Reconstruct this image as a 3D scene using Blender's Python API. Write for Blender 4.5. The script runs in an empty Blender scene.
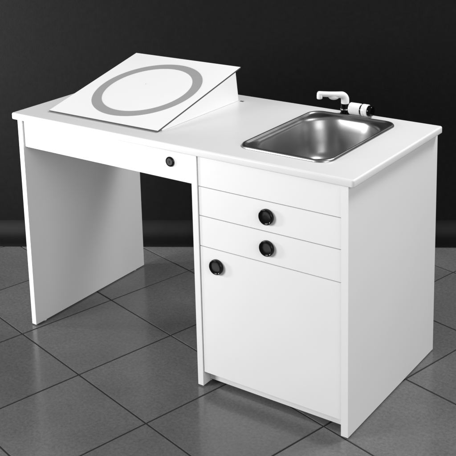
import bpy, bmesh, math, random
from mathutils import Vector, Matrix
random.seed(4)
S = bpy.context.scene
C = S.collection

# ------------------------------------------------------------------ camera
F, CX, CY = 970.80, 254.454, 55.196          # pixels of a 456 px frame
cam_d = bpy.data.cameras.new('camera')
cam = bpy.data.objects.new('camera', cam_d)
C.objects.link(cam)
r = Vector((0.82903245, 0.55889706, -0.01841953))
u = Vector((-0.10476667, 0.18759141, 0.97664395))
fw = Vector((-0.54929878, 0.80773977, -0.21407315))
cam.matrix_world = Matrix(((r.x, u.x, -fw.x, 2.2618), (r.y, u.y, -fw.y, -2.0011), (r.z, u.z, -fw.z, 1.5318), (0, 0, 0, 1)))
cam_d.sensor_width = 36
cam_d.lens = 36 * F / 456
cam_d.shift_x = -(CX - 228) / 456
cam_d.shift_y = (CY - 228) / 456
cam_d.clip_start, cam_d.clip_end = 0.05, 100
S.camera = cam

# ------------------------------------------------------------------ world and studio lamps
w = bpy.data.worlds.new('World')
S.world = w
w.use_nodes = True
bg = w.node_tree.nodes['Background']
bg.inputs[0].default_value = (1, 1, 1, 1)
bg.inputs[1].default_value = 0.26
S.view_settings.view_transform = 'Standard'
S.view_settings.look = 'None'
S.view_settings.exposure = 0
S.view_settings.gamma = 1


def area(name, loc, target, size, power, sy=None):
    d = bpy.data.lights.new(name, 'AREA')
    d.energy = power
    d.size = size
    if sy:
        d.shape = 'RECTANGLE'
        d.size_y = sy
    o = bpy.data.objects.new(name, d)
    C.objects.link(o)
    o.location = loc
    o.rotation_euler = (Vector(target) - Vector(loc)).to_track_quat('-Z', 'Y').to_euler()
    return o


area('key_lamp', (-1.10, -2.3, 1.30), (0.20, 0.1, 0.5), 1.1, 91)
area('fill_lamp', (3.7, -1.1, 1.6), (0.9, 0.2, 0.45), 1.6, 43)
area('rear_lamp', (1.95, 1.35, 2.75), (0.75, 0.2, 0.5), 0.7, 60)
area('added_wall_lamp', (-1.30, -0.62, 0.60), (-0.45, 0.42, 1.10), 0.3, 25).data.spread = math.radians(110)  # added lamp with no known source, only brightens the left of the wall

# ------------------------------------------------------------------ materials


def mat(name, g, rough=0.5, metal=0.0, noise=0.0, nscale=6.0, bump=0.0, bscale=400.0, spec=0.5, coat=0.0, rvar=0.0):
    m = bpy.data.materials.new(name)
    m.use_nodes = True
    nt = m.node_tree
    b = nt.nodes['Principled BSDF']
    b.inputs['Base Color'].default_value = (g, g, g, 1)
    b.inputs['Roughness'].default_value = rough
    b.inputs['Metallic'].default_value = metal
    b.inputs['Specular IOR Level'].default_value = spec
    b.inputs['Coat Weight'].default_value = coat
    tc = nt.nodes.new('ShaderNodeTexCoord')
    if noise or rvar:
        n = nt.nodes.new('ShaderNodeTexNoise')
        n.inputs['Scale'].default_value = nscale
        n.inputs['Detail'].default_value = 6
        n.inputs['Roughness'].default_value = 0.65
        nt.links.new(tc.outputs['Object'], n.inputs['Vector'])
        if noise:
            rm = nt.nodes.new('ShaderNodeMapRange')
            rm.inputs[1].default_value, rm.inputs[2].default_value = 0.25, 0.75
            rm.inputs[3].default_value, rm.inputs[4].default_value = g * (1 - noise), g * (1 + noise)
            nt.links.new(n.outputs['Fac'], rm.inputs[0])
            nt.links.new(rm.outputs[0], b.inputs['Base Color'])
        if rvar:
            rm = nt.nodes.new('ShaderNodeMapRange')
            rm.inputs[1].default_value, rm.inputs[2].default_value = 0.25, 0.75
            rm.inputs[3].default_value, rm.inputs[4].default_value = max(rough - rvar, 0.02), rough + rvar
            nt.links.new(n.outputs['Fac'], rm.inputs[0])
            nt.links.new(rm.outputs[0], b.inputs['Roughness'])
    if bump:
        n2 = nt.nodes.new('ShaderNodeTexNoise')
        n2.inputs['Scale'].default_value = bscale
        n2.inputs['Detail'].default_value = 3
        nt.links.new(tc.outputs['Object'], n2.inputs['Vector'])
        bp = nt.nodes.new('ShaderNodeBump')
        bp.inputs['Strength'].default_value = bump
        bp.inputs['Distance'].default_value = 0.002
        nt.links.new(n2.outputs['Fac'], bp.inputs['Height'])
        nt.links.new(bp.outputs[0], b.inputs['Normal'])
    return m


WHITE = mat('white_laminate', 0.78, 0.42, noise=0.02, nscale=3, bump=0.03, bscale=500)
TOPM = mat('white_worktop_laminate', 0.74, 0.38, noise=0.02, nscale=4, bump=0.04, bscale=600)
CARD = mat('white_board_face', 0.84, 0.5, noise=0.012, nscale=5)
EDGE = mat('dark_board_edge', 0.05, 0.6)
RING = mat('grey_ring_paint', 0.33, 0.55, noise=0.03, nscale=20)
BLACK = mat('black_plastic', 0.002, 0.1, spec=0.22)
LOCKM = mat('dark_grey_lock', 0.055, 0.4, metal=0.3, noise=0.3, nscale=220)
STEEL = mat('brushed_stainless_steel', 0.33, 0.33, metal=1.0, noise=0.04, nscale=9, rvar=0.05, bump=0.02, bscale=900)
CHROME = mat('polished_chrome', 0.75, 0.07, metal=1.0)
TAP = mat('white_tap_enamel', 0.78, 0.18)
INSIDE = mat('cabinet_inside', 0.30, 0.7)
GROUT = mat('dark_floor_grout', 0.012, 0.85, noise=0.3, nscale=30)
TILE = mat('grey_glazed_tile', 0.120, 0.17, noise=0.13, nscale=7, rvar=0.06, bump=0.05, bscale=160, spec=0.4)
WALLM = mat('dark_backdrop_wall', 0.0088, 0.6, noise=0.16, nscale=60, bump=0.2, bscale=190, spec=0.05)
SKIRT = mat('black_skirting_vinyl', 0.0045, 0.6, noise=0.3, nscale=20, spec=0.25)

# ------------------------------------------------------------------ mesh helpers


def finish(name, bm, m, parent=None, ang=35, bevel=0.0, seg=2):
    if bevel:
        es = [e for e in bm.edges if len(e.link_faces) == 2 and e.calc_face_angle(0) > math.radians(50)]
        bmesh.ops.bevel(bm, geom=es, offset=bevel, segments=seg, profile=0.5, affect='EDGES')
    bmesh.ops.recalc_face_normals(bm, faces=bm.faces)
    me = bpy.data.meshes.new(name)
    bm.to_mesh(me)
    bm.free()
    for p in me.polygons:
        p.use_smooth = True
    me.set_sharp_from_angle(angle=math.radians(ang))
    me.materials.append(m)
    o = bpy.data.objects.new(name, me)
    C.objects.link(o)
    if parent:
        o.parent = parent
        if parent.type == 'EMPTY':       # meshes are modelled in place; the empty sits at the thing's base
            o.matrix_parent_inverse = Matrix.Translation(-parent.location)
    return o


def box(bm, a, b):
    vs = [bm.verts.new((x, y, z)) for z in (a[2], b[2]) for y in (a[1], b[1]) for x in (a[0], b[0])]
    for f in ((0, 1, 3, 2), (4, 6, 7, 5), (0, 4, 5, 1), (2, 3, 7, 6), (0, 2, 6, 4), (1, 5, 7, 3)):
        bm.faces.new([vs[i] for i in f])
    return vs


def add_part(name, a, b, m, parent, bevel=0.0012, seg=2):
    bm = bmesh.new()
    box(bm, a, b)
    return finish(name, bm, m, parent, bevel=bevel, seg=seg)


def lathe(bm, prof, M=None, n=48):
    """prof: (radius, height) pairs round local z"""
    M = M or Matrix()
    rings = []
    for rr, h in prof:
        if rr < 1e-6:
            rings.append([bm.verts.new(M @ Vector((0, 0, h)))])
        else:
            rings.append([bm.verts.new(M @ Vector((rr * math.cos(2 * math.pi * k / n), rr * math.sin(2 * math.pi * k / n), h))) for k in range(n)])
    for a, b in zip(rings, rings[1:]):
        for k in range(n):
            q = [a[k % len(a)], a[(k + 1) % len(a)], b[(k + 1) % len(b)], b[k % len(b)]]
            q = list(dict.fromkeys(q))
            if len(q) >= 3:
                bm.faces.new(q)


def rrect(cx, cy, hx, hy, rad, n=10):
    pts = []
    for sx, sy, a0 in ((1, 1, 0), (-1, 1, 90), (-1, -1, 180), (1, -1, 270)):
        for k in range(n + 1):
            a = math.radians(a0 + 90 * k / n)
            pts.append((cx + sx * (hx - rad) + rad * math.cos(a), cy + sy * (hy - rad) + rad * math.sin(a)))
    return pts


def loft(bm, loops, close_last=True, close_first=False):
    R = [[bm.verts.new(p) for p in lp] for lp in loops]
    n = len(R[0])
    for a, b in zip(R, R[1:]):
        for k in range(n):
            bm.faces.new((a[k], a[(k + 1) % n], b[(k + 1) % n], b[k]))
    if close_last:
        bm.faces.new(R[-1])
    if close_first:
        bm.faces.new(R[0])


def tube(bm, pts, radii, n=20, cap=True):
    pts = [Vector(p) for p in pts]
    prev = None
    rings = []
    for i, p in enumerate(pts):
        t = (pts[min(i + 1, len(pts) - 1)] - pts[max(i - 1, 0)]).normalized()
        if prev is None:
            a = t.orthogonal().normalized()
        else:
            a = (prev - t * prev.dot(t)).normalized()
        prev = a
        b = t.cross(a)
        rings.append([bm.verts.new(p + radii[i] * (a * math.cos(2 * math.pi * k / n) + b * math.sin(2 * math.pi * k / n))) for k in range(n)])
    for a, b in zip(rings, rings[1:]):
        for k in range(n):
            bm.faces.new((a[k], a[(k + 1) % n], b[(k + 1) % n], b[k]))
    if cap:
        bm.faces.new(rings[0])
        bm.faces.new(rings[-1])


def boolean_cut(o, cutters):
    for c in cutters:
        md = o.modifiers.new('cut', 'BOOLEAN')
        md.operation = 'DIFFERENCE'
        md.solver = 'EXACT'
        md.object = c
    dg = bpy.context.evaluated_depsgraph_get()
    me = bpy.data.meshes.new_from_object(o.evaluated_get(dg))
    o.modifiers.clear()
    o.data = me
    for c in cutters:
        bpy.data.objects.remove(c)
    for p in me.polygons:
        p.use_smooth = True
    me.set_sharp_from_angle(angle=math.radians(35))


def thing(name, label, cat, loc):
    o = bpy.data.objects.new(name, None)
    C.objects.link(o)
    o.empty_display_size = 0.1
    o['label'] = label
    o['category'] = cat
    return o


# ------------------------------------------------------------------ floor: tiles with recessed dark joints, one mesh per material
TS, TA, TOX, TOY = 0.33969, -0.24753, 0.03348, -0.05457
ca, sa = math.cos(TA), math.sin(TA)


def fl(x, y, z):
    return (ca * x - sa * y, sa * x + ca * y, z)


bm = bmesh.new()
g = 0.0052
for i in range(-11, 12):
    for j in range(-11, 12):
        x0, y0 = i * TS + TOX + g / 2, j * TS + TOY + g / 2
        x1, y1 = x0 + TS - g, y0 + TS - g
        dz = random.uniform(-0.0003, 0.0)
        tilt = [random.uniform(-0.0002, 0.0002) for _ in range(4)]
        b = 0.0006
        rings = []
        for ins, z in ((0, -0.004), (0, -0.0010), (b * 0.35, -0.0003), (b, 0.0)):
            cs = ((x0 + ins, y0 + ins), (x1 - ins, y0 + ins), (x1 - ins, y1 - ins), (x0 + ins, y1 - ins))
            rings.append([bm.verts.new(fl(px, py, z + dz + tilt[q])) for q, (px, py) in enumerate(cs)])
        for a_, b_ in zip(rings, rings[1:]):
            for q in range(4):
                bm.faces.new((a_[q], a_[(q + 1) % 4], b_[(q + 1) % 4], b_[q]))
        bm.faces.new(rings[-1])
floor = finish('floor', bm, TILE, ang=20)
# each tile was fired a little lighter or darker
at = floor.data.attributes.new('tone', 'FLOAT', 'FACE')
tone = 1.0
for k in range(len(floor.data.polygons)):
    if k % 13 == 0:
        tone = random.uniform(0.93, 1.07)
    at.data[k].value = tone
nt = TILE.node_tree
ps = nt.nodes['Principled BSDF']
an = nt.nodes.new('ShaderNodeAttribute')
an.attribute_name = 'tone'
tc = nt.nodes.new('ShaderNodeTexCoord')
fine = nt.nodes.new('ShaderNodeTexNoise')
fine.inputs['Scale'].default_value = 110
fine.inputs['Detail'].default_value = 8
fine.inputs['Roughness'].default_value = 0.8
nt.links.new(tc.outputs['Object'], fine.inputs['Vector'])
fr = nt.nodes.new('ShaderNodeMapRange')
fr.inputs[1].default_value, fr.inputs[2].default_value = 0.3, 0.7
fr.inputs[3].default_value, fr.inputs[4].default_value = 0.68, 1.32
nt.links.new(fine.outputs['Fac'], fr.inputs[0])
m1 = nt.nodes.new('ShaderNodeMath')
m1.operation = 'MULTIPLY'
m2 = nt.nodes.new('ShaderNodeMath')
m2.operation = 'MULTIPLY'
src = ps.inputs['Base Color'].links[0].from_socket
nt.links.new(src, m1.inputs[0])
nt.links.new(an.outputs['Fac'], m1.inputs[1])
nt.links.new(m1.outputs[0], m2.inputs[0])
nt.links.new(fr.outputs[0], m2.inputs[1])
nt.links.new(m2.outputs[0], ps.inputs['Base Color'])
floor['kind'] = 'structure'
bm = bmesh.new()
q = 12 * TS
bm.faces.new([bm.verts.new(fl(x, y, -0.0016)) for x, y in ((-q, -q), (q, -q), (q, q), (-q, q))])
grout = finish('floor_joints', bm, GROUT)
grout['kind'] = 'structure'

# ------------------------------------------------------------------ wall and its skirting, parallel to the picture plane
WA = Vector((-0.5377, 0.3901, 0))
WD = Vector((0.85487, 0.51885, 0))
WN = Vector((0.51885, -0.85487, 0))   # towards the camera


def strip(name, prof, m, parent=None, back=0.06):
    bm = bmesh.new()
    A = WA - WD * 3.2
    B = WA + WD * 4.6
    pts = [(d, z) for d, z in prof] + [(-back, prof[-1][1]), (-back, prof[0][1])]
    loft(bm, [[tuple(P + WN * d + Vector((0, 0, z))) for d, z in pts] for P in (A, B)], True, True)
    return finish(name, bm, m, parent, ang=50)


wall = strip('wall', [(-0.016, -0.02), (-0.016, 2.7)], WALLM, back=0.12)
wall['kind'] = 'structure'
sk = [(-0.0140, -0.01), (-0.0140, 0.0)]
for k in range(1, 29):
    t = k / 28
    sk.append((-0.0155 + 0.0015 * (1 - t) + 0.0120 * math.sin(math.pi * t ** 0.85) ** 2, 0.004 + 0.106 * t))
skirt = strip('skirting_board', sk, SKIRT, back=0.03)
skirt['kind'] = 'structure'

# ------------------------------------------------------------------ the workstation
L, D, H, T = 1.1737, 0.5412, 0.72, 0.0205
MX = 0.6830
desk = thing('kitchen_desk', 'white laminate desk with kneehole, round black pulls and inset steel sink, standing on grey tiles', 'desk', (0, 0, 0))


def panel(name, x0, x1, y0, y1, ztop, label=None):
    bm = bmesh.new()
    box(bm, (x0, y0, 0.004), (x1, y1, ztop))
    es = [e for e in bm.edges if e.calc_face_angle(0) > 0.8]
    bmesh.ops.bevel(bm, geom=es, offset=0.0022, segments=3, profile=0.5, affect='EDGES')
    xm = (x0 + x1) / 2
    for yy in (y0 + 0.045, y1 - 0.045):
        lathe(bm, [(0, 0.0), (0.007, 0.0), (0.007, 0.0045), (0, 0.0045)], Matrix.Translation((xm, yy, 0)), 16)
    o = finish(name, bm, WHITE, desk)
    if label:
        o['label'] = label
    return o


panel('side_panel', 0, 0.0185, 0, D, H - T)
panel('side_panel', 1.1530, L, 0, D, H - T)
panel('divider_panel', MX, MX + 0.0185, 0, D, H - T)

# worktop: rounded edges, cut for the sink, with the slot behind the slanted board
x0, x1, y0, y1 = -0.0200, L + 0.0180, -0.0070, 0.536
bm = bmesh.new()
prof = []
R_ = 0.0050
for k in range(7):
    a = math.radians(90 - 90 * k / 6)
    prof.append((R_ * (1 - math.cos(a)), H - R_ + R_ * math.sin(a)))   # (inset, z) from top
prof = [(R_ * (1 - math.sin(math.radians(15 * k))), H - R_ + R_ * math.cos(math.radians(15 * k))) for k in range(7)]
prof += [(R_ * 0.6 * (1 - math.cos(math.radians(30 * k))), H - T + R_ * 0.6 * (1 - math.sin(math.radians(30 * k)))) for k in range(4)]
loops = []
for ins, z in prof:
    loops.append([(x, y, z) for x, y in rrect((x0 + x1) / 2, (y0 + y1) / 2, (x1 - x0) / 2 - ins, (y1 - y0) / 2 - ins, max(0.0075 - ins, 0.0012), 5)])
loft(bm, loops, True, True)
top = finish('worktop', bm, TOPM, desk)
SX0, SX1, SY0, SY1 = 0.789, 1.076, 0.066, 0.484
scx, scy, shx, shy = (SX0 + SX1) / 2, (SY0 + SY1) / 2, (SX1 - SX0) / 2, (SY1 - SY0) / 2
bm = bmesh.new()
loft(bm, [[(x, y, z) for x, y in rrect(scx, scy, shx - 0.008, shy - 0.008, 0.04)] for z in (0.6, 0.8)], True, True)
cut1 = finish('cut', bm, TOPM)
bm = bmesh.new()
box(bm, (0.5200, 0.4640, 0.690), (0.5370, 0.4755, 0.75))
cut2 = finish('cut', bm, TOPM)
boolean_cut(top, [cut1, cut2])
add_part('slot_shade_fill', (0.5202, 0.4642, 0.702), (0.5368, 0.4753, H - 0.0015), BLACK, top, 0.0005)  # black block added inside the slot, its colour stands in for shade

# kneehole apron drawer with its lock, set back a little between the panels
apron = add_part('apron_drawer', (0.0190, 0.0060, 0.6125), (MX - 0.0006, 0.0240, H - T - 0.0005), WHITE, desk, 0.0015)
FRONT = Matrix.Rotation(math.radians(90), 4, 'X')     # local +z -> world -y


def front_at(x, y, z):
    return Matrix.Translation((x, y, z)) @ FRONT


LOCKAT = front_at(0.6050, 0.0058, 0.6638)
bm = bmesh.new()
lathe(bm, [(0, 0.0), (0.0145, 0.0), (0.0145, 0.0022), (0.0136, 0.0034), (0.0112, 0.0034), (0.0106, 0.0016), (0, 0.0016)], LOCKAT, 48)
finish('lock', bm, BLACK, apron)
bm = bmesh.new()
lathe(bm, [(0.0104, 0.0010), (0.0104, 0.0032), (0.0098, 0.0038), (0, 0.0038)], LOCKAT, 48)
finish('lock_cylinder', bm, LOCKM, apron)
bm = bmesh.new()
box(bm, (0.6045, 0.0016, 0.6594), (0.6055, 0.0024, 0.6682))
finish('keyhole', bm, BLACK, apron)

# cabinet: carcass behind, fixed rail, two drawers, door, plinth
DX0, DX1 = MX + 0.0185 + 0.0022, 1.1530 - 0.0022
FY = 0.0035
bm = bmesh.new()
box(bm, (MX + 0.0187, 0.0245, 0.06), (1.1528, D - 0.004, 0.56))
finish('carcass', bm, INSIDE, desk)
add_part('front_rail', (MX + 0.0190, FY, 0.6122), (1.1525, FY + 0.0180, H - T - 0.0005), WHITE, desk)
PULL = [(0, -0.0005), (0.0204, -0.0005), (0.0208, 0.0020), (0.0209, 0.0070), (0.0206, 0.0098), (0.0198, 0.0112), (0.0188, 0.0118), (0.0178, 0.0114),
        (0.0172, 0.0106), (0.0164, 0.0099), (0.0150, 0.0095), (0.0100, 0.0091), (0.0050, 0.0090), (0, 0.0090)]


def pull(x, z, parent):
    bm = bmesh.new()
    lathe(bm, PULL, front_at(x, FY, z) @ Matrix.Diagonal((1.06, 1.06, 0.85, 1)), 56)
    p = finish('round_pull', bm, BLACK, parent, ang=60)
    return p


for za, zb, zk in ((0.5270, 0.6102, 0.5685), (0.4372, 0.5248, 0.4800)):
    dr = add_part('drawer_front', (DX0, FY, za), (DX1, FY + 0.0180, zb), WHITE, desk)
    pull(0.9285, zk, dr)
door = add_part('door', (DX0, FY, 0.0480), (DX1, FY + 0.0180, 0.4350), WHITE, desk)
pull(0.7600, 0.3860, door)
add_part('plinth', (MX + 0.0190, 0.0330, 0.0120), (1.1526, 0.0510, 0.0600), WHITE, desk)

# sink: rolled rim, ledge, deep bowl
RIM = [  # (inset, z above worktop, corner radius)
    (-0.001, 0.0006, 0.041), (-0.0006, 0.0032, 0.041), (0.0014, 0.0060, 0.040), (0.0044, 0.0070, 0.037), (0.0074, 0.0060, 0.036),
    (0.0094, 0.0036, 0.036), (0.0105, 0.0020, 0.038), (0.0130, 0.0008, 0.048)]
BOWL = [(0.0160, -0.0010, 0.064), (0.0188, -0.0030, 0.076), (0.0208, -0.0062, 0.082), (0.0225, -0.0120, 0.085), (0.0268, -0.0400, 0.086), (0.0325, -0.0750, 0.084),
        (0.0390, -0.1000, 0.080), (0.0450, -0.1130, 0.075), (0.0550, -0.1225, 0.066), (0.0680, -0.1275, 0.054), (0.0850, -0.1300, 0.040)]
sink = None


def sink_loop(i, z, rad):
    return [(x, y, H + z) for x, y in rrect(scx, scy, shx - i, shy - i, rad, 14)]


bm = bmesh.new()
loft(bm, [sink_loop(*p) for p in RIM + BOWL[:1]], False)
sink = finish('sink', bm, STEEL, desk, ang=80)
bm = bmesh.new()
loft(bm, [sink_loop(*p) for p in BOWL] + [sink_loop(0.115, -0.1315, 0.02)], True)
bowl = finish('basin', bm, STEEL, sink, ang=80)
bm = bmesh.new()
lathe(bm, [(0.034, -0.1305), (0.033, -0.1288), (0.029, -0.1288), (0.024, -0.1300), (0.020, -0.1310), (0, -0.1311)], Matrix.Translation((scx, scy, H + 0.0016)), 40)
finish('drain', bm, CHROME, sink)

# tap
FX, FYY = 0.886, 0.5065
tap_root = bpy.data.objects.new('tap', None)
C.objects.link(tap_root)
tap_root.parent = desk
bm = bmesh.new()
lathe(bm, [(0, 0), (0.0155, 0), (0.0155, 0.003), (0.0135, 0.004), (0.0135, 0.009), (0.0115, 0.010), (0.0115, 0.019), (0.0135, 0.020), (0.0135, 0.033), (0.0105, 0.034), (0, 0.034)], Matrix.Translation((FX, FYY, H)), 32)
finish('tap_base', bm, BLACK, tap_root)
bm = bmesh.new()
lathe(bm, [(0.0142, 0.0145), (0.0142, 0.0185)], Matrix.Translation((FX, FYY, H)), 32)
finish('tap_band', bm, CHROME, tap_root)
# spout: up from the base, round a bend, out over the basin, a lump half way and a nozzle at the tip
dv = Vector((-0.47, -0.88, 0)).normalized()
P = []
Rr = []
for h in (0.033, 0.038, 0.044):
    P.append(Vector((FX, FYY, H + h)))
    Rr.append(0.0125)
Rb = 0.018
for k in range(1, 9):
    a = math.radians(80 * k / 8)
    P.append(Vector((FX, FYY, H + 0.044)) + dv * Rb * (1 - math.cos(a)) + Vector((0, 0, Rb * math.sin(a))))
    Rr.append(0.0128 - 0.0003 * k)
tdir = (dv * math.sin(math.radians(80)) + Vector((0, 0, math.cos(math.radians(80))))).normalized()
base = P[-1]
for k in range(1, 12):
    s = k / 11
    P.append(base + tdir * 0.078 * s)
    Rr.append(0.0104 - 0.0050 * s + 0.0030 * s * s)
tip = P[-1]
for k in range(1, 6):
    a = math.radians(18 * k)
    P.append(tip + tdir * 0.0075 * math.sin(a) * 0.9)
    Rr.append(max(0.0084 * math.cos(a), 0.0006))
bm = bmesh.new()
tube(bm, P, Rr, 28)
spout = finish('spout', bm, TAP, tap_root, ang=60)
bm = bmesh.new()
nz = tip - Vector((0, 0, 0.0005)) - tdir * 0.001
lathe(bm, [(0, 0.004), (0.0075, 0.004), (0.0086, -0.004), (0.0086, -0.0125), (0.0074, -0.0145), (0.0058, -0.0145), (0.0056, -0.0105), (0, -0.0105)], Matrix.Translation(nz), 28)
finish('nozzle', bm, TAP, spout)
bm = bmesh.new()
mid = base + tdir * 0.026 - Vector((0, 0, 0.0065))
ux = tdir
uy = Vector((0, 0, 1)).cross(ux).normalized()
uz = ux.cross(uy)
M = Matrix(((ux.x, uy.x, uz.x, mid.x), (ux.y, uy.y, uz.y, mid.y), (ux.z, uy.z, uz.z, mid.z), (0, 0, 0, 1)))
bmesh.ops.create_uvsphere(bm, u_segments=24, v_segments=14, radius=1, matrix=M @ Matrix.Diagonal((0.019, 0.0085, 0.0100, 1)))
finish('spout_lug', bm, TAP, spout, ang=80)
# lever barrel lying along the back edge
AXX = Matrix.Translation((FX + 0.006, FYY, H + 0.0205)) @ Matrix.Rotation(math.radians(90), 4, 'Y')
for nm, m, pr in (
        ('barrel', TAP, [(0, 0.012), (0.0165, 0.012), (0.0182, 0.014), (0.0182, 0.047), (0.0168, 0.049), (0, 0.049)]),
        ('barrel_ring', BLACK, [(0, 0.049), (0.0150, 0.049), (0.0150, 0.0545), (0, 0.0545)]),
        ('barrel_collar', TAP, [(0, 0.0545), (0.0172, 0.0545), (0.0188, 0.056), (0.0188, 0.062), (0.0178, 0.0632), (0.0178, 0.0642), (0.0188, 0.0654), (0.0188, 0.0722), (0.0176, 0.074), (0, 0.074)]),
        ('barrel_cap', BLACK, [(0, 0.074), (0.0160, 0.074), (0.0165, 0.075), (0.0165, 0.084), (0.0145, 0.087), (0, 0.088)])):
    bm = bmesh.new()
    lathe(bm, pr, AXX, 36)
    finish(nm, bm, m, tap_root)

# ------------------------------------------------------------------ slanted board standing on the worktop
th = math.radians(13.7)
bx, by, bz = 0.0800, 0.0605, 0.7222
board = thing('slanted_board', 'white slanted board with a grey painted ring, propped on the left of the worktop', 'slanted board', (bx, by, bz))
MB = Matrix.Translation((bx, by, bz)) @ Matrix.Rotation(th, 4, 'X')
BW, BL, BT = 0.4390, 0.4345, 0.0040
bm = bmesh.new()
box(bm, (0, 0, 0), (BW, BL, BT))
bd = finish('board', bm, CARD, board, bevel=0.0004, seg=1)
bd.data.materials.append(EDGE)
for p in bd.data.polygons:
    if p.normal.z < 0.6:
        p.material_index = 1
bd.data.transform(MB)
bm = bmesh.new()
N = 96
lp = []
for rad, z in ((0.1455, BT + 0.0001), (0.1455, BT + 0.0004), (0.1775, BT + 0.0004), (0.1775, BT + 0.0001)):
    lp.append([tuple(MB @ Vector((0.2270 + rad * math.cos(2 * math.pi * k / N), 0.2135 + rad * math.sin(2 * math.pi * k / N), z))) for k in range(N)])
loft(bm, lp, False)
finish('ring', bm, RING, bd)
bm = bmesh.new()
lathe(bm, [(0.0013, BT + 0.0001), (0.0013, BT + 0.0004), (0, BT + 0.0004)], MB @ Matrix.Translation((0.1975, 0.2430, 0)), 16)
finish('centre_mark', bm, RING, bd)


def wedge(xa, xb):
    bm = bmesh.new()
    tt = math.tan(th)
    yf, ybt, ytp = by + 0.020, 0.468, 0.455
    pr = [(yf, H + 0.0006), (ybt, H + 0.0006), (ytp, bz + (ytp - by) * tt - 0.0018), (yf, bz + (yf - by) * tt - 0.0018)]
    loft(bm, [[(x, y, z) for y, z in pr] for x in (xa, xb)], True, True)
    return finish('side_panel', bm, WHITE, board, bevel=0.0006)


wedge(bx + 0.002, bx + 0.012)
wedge(bx + BW - 0.0120, bx + BW - 0.0015)
bm = bmesh.new()
pr = [(0.455, H + 0.0006), (0.466, H + 0.0006), (0.4535, 0.8115), (0.4425, 0.8085)]
loft(bm, [[(x, y, z) for y, z in pr] for x in (bx + 0.0125, bx + BW - 0.0125)], True, True)
finish('back_panel', bm, WHITE, board, bevel=0.0006)
